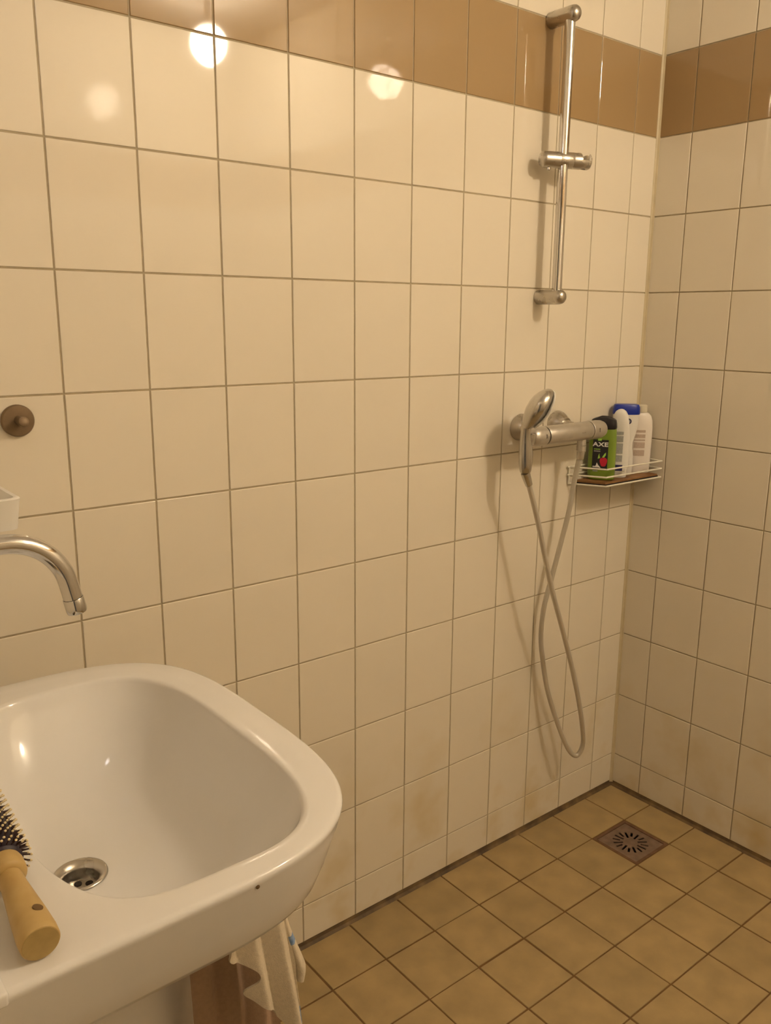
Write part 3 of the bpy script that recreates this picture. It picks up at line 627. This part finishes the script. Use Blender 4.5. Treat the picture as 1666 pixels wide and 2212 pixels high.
# ------------------------------------------------------------------ hairbrush on the basin ledge
BY0 = -0.782
t = thing('hairbrush', 'round hairbrush with a pale wooden handle and dark bristles on the basin ledge', 'hairbrush', (-1.9105, BY0, 0.9005))
axd = Vector((0.02, 1, 0.075)).normalized(); o0 = Vector((0, 0, 0.0170))
bm = bmesh.new(); lathe(bm, [(0, 0.0156), (0.0015, 0.0166), (0.012, 0.0168), (0.035, 0.0152), (0.060, 0.0130), (0.078, 0.0114), (0.091, 0.0110), (0.095, 0.0105)], o0, axd, 40); hd = obj('handle', bm, 'brush_wood', t)
bm = bmesh.new(); lathe(bm, [(-0.0004, 0.0150), (0.0006, 0.0155)], o0, axd, 40); obj('handle_end', bm, 'brush_end', hd)
sp = o0 + axd*0.026 + (Vector((0.35, -0.1, 0.9)).normalized())*0.0150
bm = bmesh.new(); lathe(bm, [(-0.002, 0.0042), (0.0012, 0.0046)], sp, Vector((0.35, -0.05, 0.93)), 20); obj('hang_hole', bm, 'speck', hd)
bm = bmesh.new(); lathe(bm, [(0.0940, 0.0108), (0.0955, 0.0148), (0.098, 0.0164), (0.110, 0.0168), (0.1155, 0.0158)], o0, axd, 40); obj('collar', bm, 'brush_wood', t)
bm = bmesh.new(); lathe(bm, [(0.1155, 0.0160), (0.118, 0.0182), (0.225, 0.0182), (0.230, 0.014)], o0, axd, 32); obj('barrel', bm, 'brush_dark', t)
bb = bmesh.new(); bt = bmesh.new(); a_, b_ = frame_of(axd); tm = bmesh.new()
rowsn = 24
for i in range(22):
    s = 0.1205+0.0048*i
    for k in range(rowsn):
        th = 2*PI*(k+0.5*(i % 2))/rowsn; d = a_*math.cos(th)+b_*math.sin(th)
        d2 = (d - axd*(0.5 if i < 2 else 0.0) + axd*random.gauss(0, 0.05)).normalized()
        p0 = o0+axd*s+d*0.0178; p1 = o0+axd*s+d*0.0178+d2*0.0082
        if p1.z < 0.0008: p1.z = 0.0008
        tube(bb, [p0, p1], 0.0007, 5)
        m4 = Matrix.Translation(p1) @ Matrix.Diagonal((0.0014, 0.0014, 0.0014, 1))
        bmesh.ops.create_icosphere(bt, subdivisions=1, radius=1.0, matrix=m4)
o = obj('bristles', bb, 'bristle', t); o['kind'] = 'stuff'
o = obj('bristle_tips', bt, 'tip', t); o['kind'] = 'stuff'

# ------------------------------------------------------------------ towels under the basin
def cloth(parent, name, rows, nu, fold, yb, mi, m, thick=0.0028):
    """rows: (z, left x, right x), smoothed; fold(u, v) gives the depth"""
    fine = smooth_path([Vector(r) for r in rows], 6); V = []; bm = bmesh.new()
    for j, (z, x0, x1) in enumerate(fine):
        v = j/(len(fine)-1); V.append([bm.verts.new((x0+(x1-x0)*i/nu, yb+fold(x0+(x1-x0)*i/nu, z, i/nu, v), z)) for i in range(nu+1)])
    for j in range(len(V)-1):
        for i in range(nu):
            f = bm.faces.new((V[j][i], V[j+1][i], V[j+1][i+1], V[j][i+1])); f.material_index = mi(i/nu, (fine[j][0]+fine[j+1][0])/2)
    bmesh.ops.recalc_face_normals(bm, faces=bm.faces[:])
    bmesh.ops.solidify(bm, geom=bm.faces[:], thickness=thick)
    o = obj(name, bm, m, parent, True, 75); o.data.materials.append(M['towel_blue']); return o
def pleat(x): 
    x = x % 1.0; return (x/0.7) if x < 0.7 else (1-x)/0.3
t = thing('towel', 'beige terry towel with blue woven stripes hanging below the washbasin', 'towel', (-1.63, -0.66, 0.74))
for o_ in (t,): O_ = o_.location.copy()
def local(rows): return [(z-O_.z, a-O_.x, b-O_.x) for z, a, b in rows]
cloth(t, 'front_fold', local([(0.738, -1.666, -1.602), (0.712, -1.676, -1.599), (0.694, -1.679, -1.597), (0.677, -1.657, -1.594), (0.662, -1.642, -1.590), (0.650, -1.642, -1.588), (0.638, -1.659, -1.586), (0.622, -1.646, -1.585), (0.600, -1.628, -1.583), (0.575, -1.611, -1.580), (0.545, -1.590, -1.577)]), 44,
      lambda x, z, u, v: -0.016*pleat((x+0.072+0.14*(z+0.045))/0.034)*(0.45+0.55*v), 0.004, lambda u, z: 1 if (0.549 < z+O_.z < 0.573 and u > 0.60+(z+O_.z-0.549)*10) else 0, 'towel')
cloth(t, 'back_fold', local([(0.738, -1.614, -1.5985), (0.722, -1.610, -1.596), (0.708, -1.606, -1.593), (0.690, -1.602, -1.5885), (0.664, -1.597, -1.580), (0.640, -1.592, -1.5715), (0.622, -1.588, -1.5665), (0.611, -1.587, -1.571)]), 18,
      lambda x, z, u, v: -0.014*math.sin(u*PI)*(0.3+0.7*v)-0.004*u, 0.012, lambda u, z: 1 if 0.667 < z+O_.z < 0.683 else 0, 'towel')
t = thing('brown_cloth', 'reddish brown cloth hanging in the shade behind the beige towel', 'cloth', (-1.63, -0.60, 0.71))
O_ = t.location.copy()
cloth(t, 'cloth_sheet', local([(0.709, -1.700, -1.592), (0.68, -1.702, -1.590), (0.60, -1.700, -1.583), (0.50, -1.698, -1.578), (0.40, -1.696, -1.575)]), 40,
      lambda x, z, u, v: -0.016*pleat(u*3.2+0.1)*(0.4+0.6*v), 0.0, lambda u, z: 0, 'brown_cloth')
